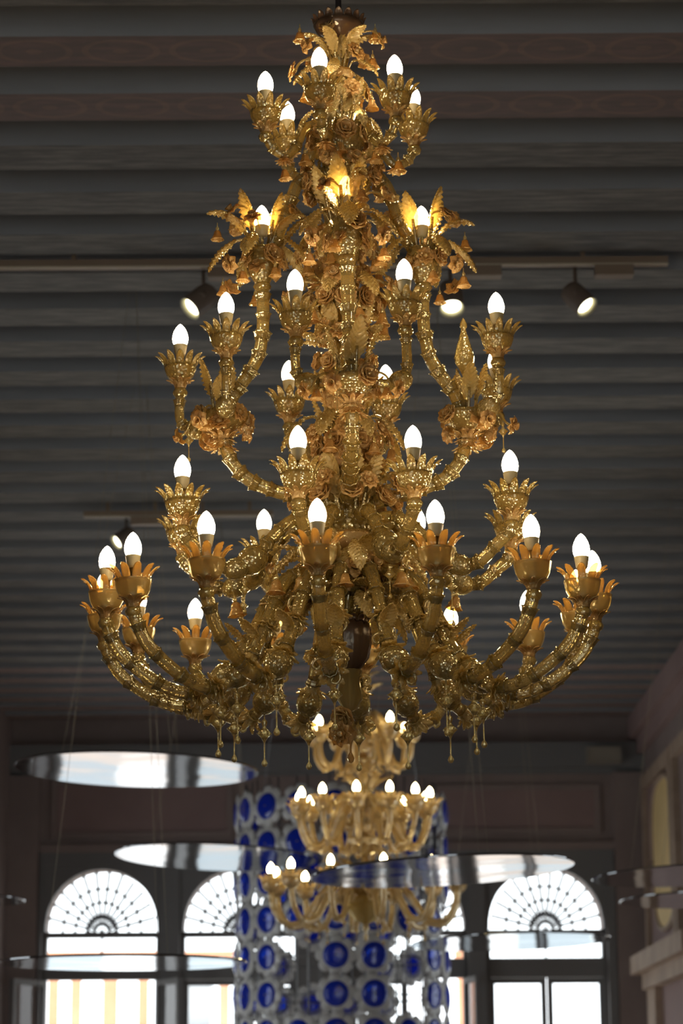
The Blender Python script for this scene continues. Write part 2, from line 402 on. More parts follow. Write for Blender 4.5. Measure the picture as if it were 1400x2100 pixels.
wall_r = wall_with_holes('x', XR, XR + .3, YB, YF, RW, ZC + .3, M_WALL, 'wall_right')
wall_with_holes('y', YB - .3, YB, XL, XR, BW, ZC + .3, M_WALL, 'wall_back')
n_ = 5
for axis, cpos, holes in (('x', XL - .15, LW), ('x', XR + .15, RW), ('y', YB - .15, BW)):
    for (h0, h1, zb, zt) in holes:
        w = empty('window_%d' % n_, ((cpos, h0, 0) if axis == 'x' else (h0, cpos, 0))); struct(w); n_ += 1  # unseen window, put in for its daylight
        sh = join(rect_frame(0, h1 - h0, zb, zt, .07, -.04, .04), box((h1 - h0) / 2 - .03, (h1 - h0) / 2 + .03, -.03, .03, zb, zt), box(0, h1 - h0, -.03, .03, zb + 2.2, zb + 2.28))
        pn = ([Vector((.07, 0, zb + .07)), Vector((h1 - h0 - .07, 0, zb + .07)), Vector((h1 - h0 - .07, 0, zt - .07)), Vector((.07, 0, zt - .07))], [(0, 1, 2, 3)])
        Mx = RZ(90) if axis == 'x' else Matrix.Identity(4)
        put('window_frame', setmat(mesh('window_frame', sh, False), M_FRAME), w, Mx)
        put('window_pane', setmat(mesh('window_pane', pn, False), M_PANE), w, Mx)
        ld = bpy.data.lights.new('daylight_portal', 'AREA'); ld.shape = 'RECTANGLE'; ld.size = h1 - h0; ld.size_y = zt - zb; ld.cycles.is_portal = True
        lo = bpy.data.objects.new('daylight_portal', ld); C.objects.link(lo)
        mid = (h0 + h1) / 2; zm = (zb + zt) / 2
        if axis == 'y': lo.location = (mid, cpos, zm); lo.rotation_euler = (R(90), 0, PI)
        elif cpos < 0: lo.location = (cpos, mid, zm); lo.rotation_euler = (R(90), 0, R(-90))
        else: lo.location = (cpos, mid, zm); lo.rotation_euler = (R(90), 0, R(90))
for a, b in WIN:
    ld = bpy.data.lights.new('daylight_portal', 'AREA'); ld.shape = 'RECTANGLE'; ld.size = wx(b) - wx(a); ld.size_y = Z_CROWN; ld.cycles.is_portal = True
    lo = bpy.data.objects.new('daylight_portal', ld); C.objects.link(lo); lo.location = ((wx(a) + wx(b)) / 2, YF + .2, Z_CROWN / 2); lo.rotation_euler = (R(-90), 0, 0)

# right wall panelling near the far end ------------------------------------
def rwall_y(px):  # distance down the right wall for a survey column
    c = XR * FPX / (px - 700); return (c - 2.0 * math.sin(PITCH)) / math.cos(PITCH)
ya, yb = rwall_y(1388), rwall_y(1329)
pz0, pz1 = at(1360, 1960, 21).z, at(1360, 1560, 21).z
def yframe(y0, y1, z0, z1, w, x0, x1):
    return join(box(x0, x1, y0, y1, z0, z0 + w), box(x0, x1, y0, y1, z1 - w, z1), box(x0, x1, y0, y0 + w, z0 + w, z1 - w), box(x0, x1, y1 - w, y1, z0 + w, z1 - w))
put('panel_moulding', setmat(mesh('panel_moulding', yframe(ya, yb, pz0, pz1, .12, XR - .06, XR), False), M_STONE), wall_r)
put('panel_field', setmat(mesh('panel_field', box(XR - .015, XR, ya + .12, yb - .12, pz0 + .12, pz1 - .12), False), M_WALLR), wall_r)
put('panel_moulding', setmat(mesh('panel_moulding', yframe(ya - 2.6, ya - .08, pz0, pz1, .12, XR - .06, XR), False), M_STONE), wall_r)
y0, y1 = rwall_y(1390), rwall_y(1342); z0, z1 = at(1365, 1903, 21).z, at(1365, 1602, 21).z
yc, zc, hy, hz_ = (y0 + y1) / 2, (z0 + z1) / 2, (y1 - y0) / 2 * .92, (z1 - z0) / 2
def sup(t, s=1.0):
    c_, s_ = math.cos(t), math.sin(t); return (yc + hy * s * math.copysign(abs(c_) ** .8, c_), zc + hz_ * s * math.copysign(abs(s_) ** .55, s_))
ring = [sup(2 * PI * i / 40) for i in range(40)]
V = [Vector((XR - .03, a, b)) for a, b in ring] + [Vector((XR, a, b)) for a, b in ring]
F = [tuple(range(40))] + [(i, i + 40, (i + 1) % 40 + 40, (i + 1) % 40) for i in range(40)]
put('ochre_oval_panel', setmat(mesh('ochre_oval_panel', (V, F), False), M_YEL), wall_r)
path = [Vector((XR - .03, *sup(2 * PI * i / 60, 1.03))) for i in range(61)]
put('oval_rim', setmat(mesh('oval_rim', sweep(path, .025, 6)), M_STONE), wall_r)
dz1 = at(1350, 1985, 20.8).z
put('door_cornice', setmat(mesh('door_cornice', join(box(XR - .22, XR, rwall_y(1400) - 1.2, rwall_y(1331), dz1, dz1 + .16), box(XR - .14, XR, rwall_y(1400) - 1.1, rwall_y(1336), dz1 - .14, dz1)), False), M_STONE), wall_r)
put('door_jamb', setmat(mesh('door_jamb', box(XR - .10, XR, rwall_y(1352), rwall_y(1336), 0, dz1 - .14), False), M_STONE), wall_r)
put('door_leaf', setmat(mesh('door_leaf', box(XR - .03, XR, rwall_y(1400) - .9, rwall_y(1352), 0, dz1 - .14), False), M_WALLR), wall_r)
put('ceiling_moulding', setmat(mesh('ceiling_moulding', join(box(XR - .14, XR, YB, YF, ZC - .20, ZC), box(XR - .07, XR, YB, YF, ZC - .34, ZC - .20)), False), M_WALLR), wall_r)

# small box on the frieze
b0, b1 = at(1200, 1568, YF - .2), at(1269, 1536, YF - .2)
vb = empty('wall_box', ((b0.x + b1.x) / 2, YF - .12, b0.z)); tag(vb, 'small grey-brown box fixed to the dark frieze high on the end wall', 'wall box')
hw = (b1.x - b0.x) / 2; hh = b1.z - b0.z
M_BOXG = plain('grey_beige_box', (0.30, 0.27, 0.22), 0.6)
put('case', setmat(mesh('case', box(-hw, hw, -.12, 0, 0, hh), False), M_BOXG), vb)
put('front_rim', setmat(mesh('front_rim', rect_frame(-hw, hw, 0, hh, .012, -.13, -.12), False), M_BOXG), vb)

# ================================================================== OUTSIDE
M_FAC = plain('white_stucco_facade', (0.92, 0.93, 0.93), 0.9)
M_PEACH = noise_mat('peach_stucco', (0.62, 0.28, 0.15), (0.70, 0.34, 0.20), 1.0, (1, 1, 1), 0.9)
M_GREYL = plain('light_grey_render', (0.50, 0.54, 0.56), 0.8)
M_GREYW = plain('grey_blue_shutter', (0.40, 0.46, 0.50), 0.7)
M_PAVE = plain('pale_paving', (0.5, 0.47, 0.43), 0.8, noise=.15, nscale=.6)
M_PALEP = noise_mat('pale_sand_stucco', (0.68, 0.56, 0.48), (0.78, 0.65, 0.56), .5, (1, 1, 1), 0.9)
YO = 33.0
struct(put('floor_outside', setmat(mesh('floor_outside', box(-25, 25, YF + .4, YO + 6, -4.2, -4.0), False), M_PAVE)))
bl = empty('house_across', (0, YO, -4.0)); tag(bl, 'pale house with a peach rooftop pergola seen through the end windows', 'house')
put('facade', setmat(mesh('facade', box(-14, 14, .3, 1.0, 0, 6.7), False), M_FAC), bl)
put('plinth', setmat(mesh('plinth', box(-14, 14, .1, .3, 0, 4.0), False), M_PALEP), bl)
for px in (95, 142, 213, 282, 327, 450, 946):
    X = at(px, 2050, YO).x; wdt = .095 if px in (213, 327) else .065
    put('pergola_post', setmat(mesh('pergola_post', join(box(-wdt, wdt, .4, .52, 6.7, 7.72), box(-wdt - .02, wdt + .02, .38, .54, 6.7, 6.8)), False), M_PEACH), bl, T(X))
for a_, b_ in ((80, 470), (930, 960)):
    put('pergola_beam', setmat(mesh('pergola_beam', box(at(a_, 1975, YO).x, at(b_, 1975, YO).x, .38, .56, 7.68, 7.80), False), M_PEACH), bl)
X0, X1 = at(366, 2040, YO).x, at(420, 2040, YO).x
put('attic_gable', setmat(mesh('attic_gable', box(X0, X1, .6, 1.4, 6.7, 7.45), False), M_GREYL), bl)
for px in (392, 560, 840, 1150, 120):
    X = at(px, 2050, YO).x
    put('shutter', setmat(mesh('shutter', box(-.5, .5, .22, .3, 2.2, 5.2), False), M_GREYW), bl, T(X))
put('eaves', setmat(mesh('eaves', box(-14.2, 14.2, .1, 1.2, 6.6, 6.7), False), M_FAC), bl)

# ================================================================== GLASS TEMPLATES (metres)
def teeth(n, r0, z0, r1, z1, fill=0.98, out=0.3, rows=6, cols=5, th=0.0018, round_=0.55):
    """crown of n pointed petals rising from ring (r0,z0) to tips (r1,z1), curling outwards"""
    sh = []
    for k in range(n):
        a0 = 2 * PI * k / n
        def fn(i, j):
            t = i / (rows - 1); s = 2 * j / (cols - 1) - 1
            r = r0 + (r1 - r0) * (t ** (1 + out * 2)); z = z0 + (z1 - z0) * math.sin(t * PI / 2 * .9) / math.sin(PI / 2 * .9)
            w = PI / n * fill * max(0.04, (1 - t ** 1.6)) ** round_
            a = a0 + s * w * (r0 / max(r, r0)) ** .25
            r2 = r - .004 * (1 - s * s) * math.sin(PI * t)
            return (r2 * math.cos(a), r2 * math.sin(a), z)
        sh.append(solid(grid(rows, cols, fn), th))
    return join(*sh)
def tm(name, shape, m, smooth=True): return (name, setmat(mesh(name, shape, smooth), m))

def recol(t, m):
    me = t[1].copy(); me.materials.clear(); me.materials.append(m); return (t[0], me)
# --- cups
CUP_DEEP = tm('drip_cup', join(lathe([(.010, 0), (.019, .002), (.027, .009), (.033, .019), (.037, .030), (.039, .039), (.037, .039), (.034, .029), (.029, .018), (.022, .009), (.008, .004)], 40, 20, .025, .35, False),
                               teeth(12, .038, .038, .061, .066, round_=.9, out=.12)), M_CUP)
CUP_WIDE = tm('drip_cup', lathe([(.010, 0), (.020, .002), (.029, .010), (.035, .022), (.038, .036), (.0392, .044), (.0372, .044), (.0355, .034), (.032, .022), (.026, .012), (.008, .005)], 40, cap=False), M_BOWL)
CUP_CROWN = tm('petal_crown', teeth(10, .033, .040, .056, .070, fill=.85, out=.15), M_CROWN)
RUFF = tm('ruff', join(teeth(8, .014, 0, .034, .020, fill=1.1, out=.5), teeth(7, .012, .004, .026, .026, fill=1.0, out=.3)), M_AMB)
KNOB = tm('knop', lathe([(.006, -.014), (.015, -.009), (.019, 0), (.015, .009), (.006, .014)], 24, 12, .05), M_TUBE)
BULB = tm('bulb', lathe([(.0135, 0), (.0160, .006), (.0172, .014), (.0165, .022), (.0138, .031), (.0095, .039), (.0045, .045), (0, .048)], 14), M_BULB)
BULBW = tm('bulb', lathe([(.0135, 0), (.0172, .014), (.0138, .031), (.006, .043), (0, .048)], 8), M_BULB2)
SOCKET = tm('bulb_socket', lathe([(.0100, -.026), (.0125, -.022), (.0155, -.004), (.0160, 0), (.0135, .001), (0, .001)], 20), M_SOCK)
SLEEVE = tm('candle_sleeve', lathe([(.0085, -.085), (.0085, -.024), (0, -.024)], 14), M_SLEEVE)
CUFF = tm('cuff', solid(lathe([(.0128, -.010), (.0138, -.004), (.0154, .002), (.0178, .005)], 32, 8, .07, 0, False), .002), M_TUBE)
SHELL = tm('quilted_shell', lathe([(.010, -.034), (.022, -.026), (.029, -.010), (.029, .008), (.023, .022), (.013, .032), (.010, .034)], 32, 16, .03, .5), M_CUP)

def leafshape(L, Wd, bend, serr=9, rows=55, cols=9, cup=.35, th=.002, bend0=0.0):
    pts = [Vector((0, 0, 0))]; ang = R(bend0); A = [ang]
    for i in range(1, rows):
        ang = R(bend0) + R(bend) * (i / (rows - 1)) ** 1.4
        pts.append(pts[-1] + Vector((math.sin(ang), 0, math.cos(ang))) * L / (rows - 1)); A.append(ang)
    def fn(i, j):
        t = i / (rows - 1); s = 2 * j / (cols - 1) - 1
        w = Wd / 2 * max(.02, math.sin(PI * min(1, t ** .75)) ** .75) * (1 + .16 * abs((t * serr) % 1.0 - .5) * 2 - .08)
        n = Vector((-math.cos(A[i]), 0, math.sin(A[i])))
        h = -cup * abs(s) ** 1.5 * w + .0020 * math.sin(2 * PI * (t * serr - abs(s) * 1.3)) + (.002 if abs(s) < .05 else 0)
        return pts[i] + Vector((0, s * w, 0)) + n * h + Vector((math.sin(A[i]), 0, math.cos(A[i]))) * (abs(s) * .25 * w)
    return solid(grid(rows, cols, fn), th)
def stem(pts, r=.0032): return sweep(catmull(pts, 5), r, 8)
LEAF_UP = tm('leaf', xf(leafshape(.10, .044, 25), T(0, 0, .06)), M_LEAF); LEAF_UP_STEM = tm('stem', stem([(0, 0, 0), (.001, 0, .04), (.001, 0, .09)], .004), M_TUBE)
LEAF_ARCH = tm('leaf', xf(leafshape(.115, .040, 95, bend0=15), T(.012, 0, .05)), M_LEAF); LEAF_ARCH_STEM = tm('stem', stem([(0, 0, 0), (.004, 0, .025), (.014, 0, .06)], .004), M_TUBE)
LEAF_DROOP = tm('leaf', xf(leafshape(.10, .042, 50, bend0=120), T(.040, 0, .040)), M_LEAF); LEAF_DROOP_STEM = tm('stem', stem([(0, 0, 0), (.004, 0, .025), (.020, 0, .042), (.042, 0, .038)], .0034), M_TUBE)
LEAF_BROAD = tm('leaf', leafshape(.085, .050, 35, serr=8), M_LEAF)

def petals(n, r0, r1, lift, wf, curl=0.0, rows=5, cols=5, th=.0018, point=1.0):
    sh = []
    for k in range(n):
        a0 = 2 * PI * k / n
        ca, sa = math.cos(a0), math.sin(a0)
        def fn(i, j):
            t = i / (rows - 1); s = 2 * j / (cols - 1) - 1
            r = r0 + (r1 - r0) * t
            w = wf * r1 * PI / n * (.35 + .65 * math.sin(PI * min(.98, (.15 + .8 * t))) ** point)
            if t == 1: w *= .25
            z = lift * math.sin(t * PI / 2) - curl * t ** 3 + .12 * w * s * s * 2
            return (r * ca - s * w * sa, r * sa + s * w * ca, z)
        sh.append(solid(grid(rows, cols, fn), th))
    return join(*sh)
DAISY = tm('flower', join(petals(9, .004, .026, .010, .95, .004), petals(8, .003, .017, .013, .9)), M_AMB)
DAISY_C = tm('flower_centre', lathe([(.0075, .004), (.0085, .009), (.006, .014), (0, .016)], 12, 6, .12), M_AMB)
ROSE = tm('flower', join(petals(6, .004, .026, .014, 1.5, .006, point=.5), petals(5, .004, .021, .020, 1.5, 0, point=.5), petals(4, .002, .013, .022, 1.4, 0, point=.5)), M_AMB)
ROSE_C = tm('flower_centre', lathe([(.004, .006), (.006, .016), (.003, .022), (0, .023)], 10, 5, .15), M_AMB)
STAR = tm('flower', join(petals(6, .003, .027, .004, .95, .008), petals(6, .003, .012, .016, 1.2, 0)), M_AMB)
STAR_C = tm('flower_centre', lathe([(.006, .003), (.0085, .016), (.006, .017), (.003, .008), (0, .008)], 12), M_AMB)
FST = tm('stem', stem([(-.045, 0, -.062), (-.040, 0, -.022), (-.022, 0, -.004), (0, 0, 0)], .0030), M_TUBE)   # arrives from below and inside
BELL = tm('bell', join(solid(lathe([(.003, -.008), (.006, -.010), (.0085, -.020), (.0125, -.029), (.0165, -.033)], 30, 6, .06, 0, False), .0014)), M_AMB)
BELL_T = tm('hanger', join(lathe([(.0012, .014), (.0012, .004), (.0035, .002), (.0045, -.003), (.003, -.009), (0, -.010)], 12)), M_TUBE)
DROP = tm('drop_pendant', join(lathe([(.0012, 0), (.0012, -.011), (.0048, -.014), (.0060, -.018), (.0045, -.023), (.0028, -.027), (.0075, -.033), (.0150, -.040), (.0075, -.047), (.0030, -.054), (.0015, -.060), (.0014, -.090), (.0042, -.094), (.0062, -.099), (.0042, -.104), (0, -.106)], 18, 6, .04)), M_TUBE)
SCROLL = tm('scroll', sweep(catmull([(0, 0, 0), (.012, 0, .006), (.024, 0, 0), (.026, 0, -.012), (.016, 0, -.016), (.013, 0, -.008)], 5), lambda t: .0042 * (1 - .5 * t), 8), M_TUBE)

class Build:
    """places glass pieces on one chandelier; radius/height read from the survey at the chandelier's own distance"""
    def __init__(s, root, D, Z0): s.root, s.D, s.Z0 = root, D, Z0
    def r(s, rp, y): return rp * MPP(y, s.D)
    def z(s, y): return ZH(y, s.D) - s.Z0
    def pos(s, az, rp, y):
        a = R(az); rr = s.r(rp, y); return Vector((rr * math.sin(a), -rr * math.cos(a), s.z(y)))
    def frame(s, az, rp, y, tilt=0, spin=0, sc=1.0, yaw=0):
        return T(s.pos(az, rp, y)) @ RZ(az - 90 + yaw) @ RY(tilt) @ RZ(spin) @ SC(sc)
    def put(s, main, M, *subs):
        o = put(main[0], main[1], s.root, M)
        for q in subs: put(q[0], q[1], o)
        return o
    def ring(s, main, subs, n, rp, y, tilt=0, az0=0, sc=1.0, jit=4, spin=0):
        for k in range(n):
            s.put(main, s.frame(az0 + 360 * k / n + random.uniform(-jit, jit), rp * random.uniform(.93, 1.07), y + random.uniform(-jit, jit) * .7, tilt + random.uniform(-jit, jit) * 1.5, spin, sc * random.uniform(.92, 1.08)), *subs)
    def path(s, pts): return [Vector((s.r(a, y), 0, s.z(y))) for a, y in pts]

def along(path, d):
    """point + direction at arc length d"""
    acc = 0
    for a, b in zip(path, path[1:]):
        l = (b - a).length
        if acc + l >= d: return a + (b - a) * ((d - acc) / l), (b - a).normalized()
        acc += l
    return path[-1], (path[-1] - path[-2]).normalized()
def length(path): return sum((b - a).length for a, b in zip(path, path[1:]))
def orient(p, d):
    return T(p) @ d.to_track_quat('Z', 'Y').to_matrix().to_4x4()

def candle_set(cup_scale, rim_z, wide, bulb=BULB, drop=.0):
    """list of (template, matrix) above an arm end: ruff, knop, cup, crown, sleeve, socket, bulb"""
    out = [(KNOB, T(0, 0, -.012) @ SC(.9)), (RUFF, T(0, 0, -.002) @ SC(cup_scale))]
    out.append((CUP_WIDE if wide else CUP_DEEP, T(0, 0, .012) @ SC(cup_scale)))
    if wide: out.append((CUP_CROWN, T(0, 0, .012) @ SC(cup_scale)))
    zb = rim_z
    out += [(SLEEVE, T(0, 0, zb)), (SOCKET, T(0, 0, zb)), (bulb, T(0, 0, zb) @ SC(1.06))]
    return out
def arm_template(path, rad, cuffs, extras, name='arm', m=None, nf=8):
    cp = catmull(path, 7)
    me = setmat(mesh(name, sweep(cp, rad, 24 if nf else 10, nf, .10 if nf else 0, .12)), m or M_TUBE)
    subs = []
    Lg = length(cp); n = cuffs
    for k in range(n):
        p, d = along(cp, Lg * (k + .6) / (n + .2)); subs.append((CUFF, orient(p, d) @ SC(rad / .0125 * random.uniform(.92, 1.1))))
    return me, subs + extras, cp
def stamp_arm(root, tpl, M, name='arm'):
    me, subs, cp = tpl
    o = put(name, me, root, M)
    for (q, Mx) in subs: put(q[0], q[1], o, Mx)
    return o

# ================================================================== THE GREAT GOLD CHANDELIER
D1 = 5.2; ZB = ZH(1565, D1)
chand = empty('chandelier', (at(716, 1565, D1).x, D1, EYE + ZB)); chand.rotation_euler = (0, R(-0.55), 0)
tag(chand, 'huge tiered gold glass chandelier with lit candle bulbs, flowers and leaves in the foreground', 'chandelier')
B = Build(chand, D1, ZB)

# --- lowest tier: sixteen arms
low = [(40, 1225), (75, 1195), (115, 1188), (150, 1210), (182, 1265), (218, 1335), (262, 1398), (315, 1432), (372, 1430), (430, 1400), (476, 1362), (500, 1318), (506, 1292)]
P = B.path(low); end = P[-1]
ex = [(t_, T(end) @ Mx) for t_, Mx in candle_set(1.0, .107, True)]
p, d = B.path([(320, 1440)])[0], None
low_ex = list(ex)
lp = catmull(P, 7); Lg = length(lp)
for fr_, sc_ in ((.53, 1.0),):
    q, dd = along(lp, Lg * fr_); low_ex.append((SHELL, orient(q, dd) @ SC(sc_)))
q, dd = along(lp, Lg * .54); low_ex.append((DROP, T(q + Vector((0, 0, -.024))) @ SC(1.15)))
for fr_, tl in ((.28, -30), (.36, 150), (.44, -60), (.64, 140), (.70, -50)):
    q, dd = along(lp, Lg * fr_); low_ex.append((SCROLL, T(q) @ RZ(90 if tl > 0 else -90) @ RY(tl * .3) @ SC(1.1)))
q, dd = along(lp, Lg * .40); low_ex.append((LEAF_BROAD, T(q) @ RY(35) @ SC(.8)))
RUFFG = recol(RUFF, M_LEAF)
for fr_, sc_ in ((.46, 1.1), (.60, 1.1), (.33, .95)):
    q, dd = along(lp, Lg * fr_); low_ex.append((RUFFG, orient(q, dd) @ SC(sc_)))
TL = arm_template(P, .0132, 10, low_ex)
for a in (-6.5, 19, 44, 65, 86, 106, 129, 153, 176, -32, -55, -74, -96, -117, -138, -161):
    stamp_arm(chand, TL, RZ(a - 90) @ RY(random.uniform(-.6, .6)), 'lower_arm')

# --- middle tier: eight arms
mid = [(45, 1085), (85, 1070), (125, 1080), (165, 1115), (205, 1160), (248, 1186), (290, 1180), (325, 1152), (351, 1130), (359, 1106)]
P = B.path(mid); end = P[-1]
mid_ex = [(t_, T(end) @ T(0, 0, .0) @ Mx) for t_, Mx in candle_set(1.0, .105, False)]
mp_ = catmull(P, 7); Lg = length(mp_)
for fr_, sc_ in ((.52, 1.05), (.62, .85)):
    q, dd = along(mp_, Lg * fr_); mid_ex.append((SHELL, orient(q, dd) @ SC(sc_)))
q, dd = along(mp_, Lg * .57); mid_ex.append((DROP, T(q + Vector((0, 0, -.022))) @ SC(.8)))
for fr_, tl in ((.4, 140), (.72, -40)):
    q, dd = along(mp_, Lg * fr_); mid_ex.append((SCROLL, T(q) @ RZ(90 if tl > 0 else -90) @ SC(1.0)))
TM = arm_template(P, .0130, 9, mid_ex)
for a in (-15, 21, 66, 107, 154, -66, -107, -150):
    stamp_arm(chand, TM, RZ(a - 90), 'middle_arm')

# --- top tier: six arms
top = [(30, 285), (55, 262), (75, 272), (92, 305), (112, 328), (134, 324), (151, 306), (157, 285)]
P = B.path(top); end = P[-1]
top_ex = [(t_, T(end) @ T(0, 0, .0) @ Mx) for t_, Mx in candle_set(.95, .100, False)]
q = B.path([(118, 330)])[0]; top_ex.append((RUFF, T(q) @ RX(180) @ SC(.7)))
TT = arm_template(P, .0105, 3, top_ex, nf=0)
for a in (-75, -15, 45, 105, 165, -135):
    stamp_arm(chand, TT, RZ(a - 90), 'upper_arm')

# --- four scrolled branches with baskets and bouquets
BR = (3, 93, 183, -87)
br_low = [(30, 1040), (90, 1022), (150, 1005), (200, 983), (232, 950), (246, 915), (249, 888)]
br_mid = [(243, 855), (228, 812), (200, 772), (176, 730), (166, 680), (164, 630), (165, 585)]
br_top = [(150, 520), (132, 482), (114, 440), (100, 400), (84, 372), (50, 360), (10, 356)]
T1 = arm_template(B.path(br_low), .0138, 8, [], 'branch_tube')
T2 = arm_template(B.path(br_mid), .0138, 7, [], 'branch_tube')
T3 = arm_template(B.path(br_top), .0138, 5, [], 'branch_tube')
BASKET = tm('basket', join(lathe([(.014, -.030), (.020, -.020), (.040, -.006), (.053, .010), (.056, .022), (.053, .022), (.049, .010), (.036, -.002), (.010, -.012)], 40, 20, .03, .15, False)), M_CUP)
BASKET_R = tm('basket_ruff', join(teeth(10, .022, 0, .046, .026, fill=1.1, out=.4), teeth(10, .018, -.022, .040, 0, fill=1.1, out=.5)), M_AMB)
VASE = tm('bouquet_vase', join(lathe([(.014, -.012), (.020, 0), (.030, .016), (.036, .036), (.034, .056), (.030, .064), (.036, .074), (.033, .074), (.027, .064), (.030, .036), (.010, .004)], 36, 12, .05, 0, False)), M_CUP)
SPIRE = tm('spire', join(lathe([(.006, 0), (.012, .012), (.020, .026), (.022, .038), (.018, .058), (.012, .080), (.007, .098), (.005, .106), (.008, .112), (.008, .118), (.003, .130), (0, .134)], 28, 14, .05)), M_CUP)
cupm = candle_set(.95, .102, False)
for bi, a in enumerate(BR):
    for tpl in (T1, T2, T3): stamp_arm(chand, tpl, RZ(a - 90), 'branch_tube')
    # basket
    Mb = B.frame(a, 249, 868)
    B.put(BASKET, Mb); B.put(BASKET_R, Mb @ T(0, 0, -.024)); B.put(BASKET_R, Mb @ T(0, 0, -.044) @ RX(180) @ SC(.75))
    # two candle arms from each basket
    offs = {0: ((-.118, -.01, .205), (.118, -.01, .230)), 1: ((-.115, .062, .205), (.115, .085, .150)), 2: ((.115, .02, .175), (-.115, .02, .165)), 3: ((.112, -.006, .205), (-.112, .098, .205))}[bi]
    for (ty, tx, tz) in offs:
        # local x outwards, y tangential
        pts = [Vector((0, 0, .0)), Vector((tx * .3, ty * .45, .010)), Vector((tx * .7, ty * .8, .012)), Vector((tx, ty, .040)), Vector((tx, ty, tz - .088))]
        me, subs, cp = arm_template(pts, .0100, 4, [(t_, T(pts[-1]) @ Mx) for t_, Mx in cupm], 'basket_arm')
        q, dd = along(cp, length(cp) * .45); subs.append((SHELL, orient(q, dd) @ SC(.8)))
        stamp_arm(chand, (me, subs, cp), Mb, 'basket_arm')
    # flowers round the basket
    for k, (dy, fl, fc) in enumerate(((30, ROSE, ROSE_C), (130, DAISY, DAISY_C), (-60, STAR, STAR_C), (-140, ROSE, ROSE_C), (80, DAISY, DAISY_C), (200, STAR, STAR_C))):
        M = Mb @ RZ(dy) @ T(.050, 0, random.uniform(-.02, .02)) @ RY(75 + random.uniform(-15, 15)) @ SC(random.uniform(.85, 1.1)); B.put(fl, M, fc)
    # leaves and stems standing in the basket
    for dy, tl, sc_ in ((20, 8, .95), (100, 12, .9), (-80, 10, .85), (180, -6, .8)):
        B.put(LEAF_UP, Mb @ RZ(dy) @ T(.018, 0, .0) @ RY(tl) @ SC(sc_), LEAF_UP_STEM)
    if bi in (1,): B.put(SPIRE, Mb @ T(.0, 0, .115) @ SC(1.0))
    # outside: s-wire with flower and drop
    wire = tm('flower_wire', stem([(.03, 0, .01), (.055, 0, .026), (.08, 0, .015), (.092, 0, -.008), (.105, 0, -.018)], .0028), M_TUBE)
    for dy in (-25, 60, -70):
        o = B.put(wire, Mb @ RZ(dy)); 
        fl = put(STAR[0], STAR[1], o, T(.108, 0, -.018) @ RY(110) @ SC(.8))
        put(DROP[0], DROP[1], o, T(.086, 0, .0) @ SC(.75)) if dy == -25 else put(BELL[0], BELL[1], o, T(.082, 0, -.005) @ SC(.9))
    # bouquet
    Mv = B.frame(a, 165, 575)
    B.put(VASE, Mv); B.put(BASKET_R, Mv @ T(0, 0, .020) @ SC(.75)); B.put(KNOB, Mv @ T(0, 0, -.016) @ SC(1.05))
    o = B.put(tm('candle_stem', lathe([(.004, .05), (.004, .105), (0, .105)], 10), M_TUBE), Mv)
    put(SOCKET[0], SOCKET[1], o, T(0, 0, .130)); put(BULB[0], BULB[1], o, T(0, 0, .130) @ SC(1.06))
    for dy, tl, sc_ in ((35, 10, 1.0), (-30, 6, 1.05), (150, 8, .95), (-130, 12, .95)):
        B.put(LEAF_UP, Mv @ RZ(dy) @ T(.016, 0, .055) @ RY(tl) @ SC(sc_), LEAF_UP_STEM)
    for dy, sc_ in ((15, 1.0), (150, .85)):
        B.put(LEAF_ARCH, Mv @ RZ(dy) @ T(.014, 0, .060) @ RY(12) @ SC(sc_), LEAF_ARCH_STEM)
    for dy, sc_ in ((0, 1.0), (70, .95), (-65, .95), (150, .9), (-150, .9)):
        B.put(LEAF_DROOP, Mv @ RZ(dy) @ T(.020, 0, .055) @ SC(sc_), LEAF_DROOP_STEM)
    for k in range(7):
        fl, fc = random.choice(((ROSE, ROSE_C), (DAISY, DAISY_C), (STAR, STAR_C)))
        B.put(fl, Mv @ RZ(k * 51 + 20) @ T(.034, 0, random.uniform(.02, .07)) @ RY(70 + random.uniform(-20, 20)) @ SC(random.uniform(.8, 1.05)), fc)
    for dy, hx, hz2 in ((25, .075, .155), (-45, .070, .140), (75, .085, .12), (165, .07, .15)):
        fl, fc = random.choice(((ROSE, ROSE_C), (STAR, STAR_C), (DAISY, DAISY_C)))
        B.put(fl, Mv @ RZ(dy) @ T(hx, 0, hz2) @ RY(50) @ SC(.85), fc, FST)
    for dy, hx, hz2 in ((15, .105, .115), (-20, .095, .005), (60, .09, .0), (-80, .085, .0), (110, .08, .01)):
        B.put(BELL, Mv @ RZ(dy) @ T(hx, 0, hz2) @ SC(random.uniform(.8, 1.0)), BELL_T)
    for dy in (-50, 45):
        B.put(STAR, Mv @ RZ(dy) @ T(.105, 0, .012) @ RY(115) @ SC(.85), STAR_C)

# --- the central column and its bowls
def axis_piece(name, prof, m, seg=40, nf=0, amp=0.0, tw=0.0, cap=False):
    return B.put(tm(name, lathe([(B.r(r_, y_), B.z(y_)) for r_, y_ in prof], seg, nf, amp, tw, cap), m), Matrix.Identity(4))
axis_piece('column', [(9, 1440), (9, 60), (0, 60)], M_TUBE, 20, 8, .08)
rod_top = ZC + .2 - (EYE + ZB)
B.put(tm('suspension_rod', lathe([(.007, B.z(62)), (.007, rod_top), (0, rod_top)], 10), M_ROD), Matrix.Identity(4))
axis_piece('crown_dish', [(12, 88), (30, 78), (46, 64), (52, 52), (49, 52), (42, 64), (28, 74), (10, 80)], M_DARK)
o = tm('crown_spikes', teeth(16, B.r(51, 50), B.z(54), B.r(57, 40), B.z(38), fill=1.0, out=.2, round_=1.0), M_DARK); B.put(o, Matrix.Identity(4))
axis_piece('collar', [(12, 168), (24, 162), (30, 154), (26, 146), (12, 142)], M_AMB, 36, 9, .05)
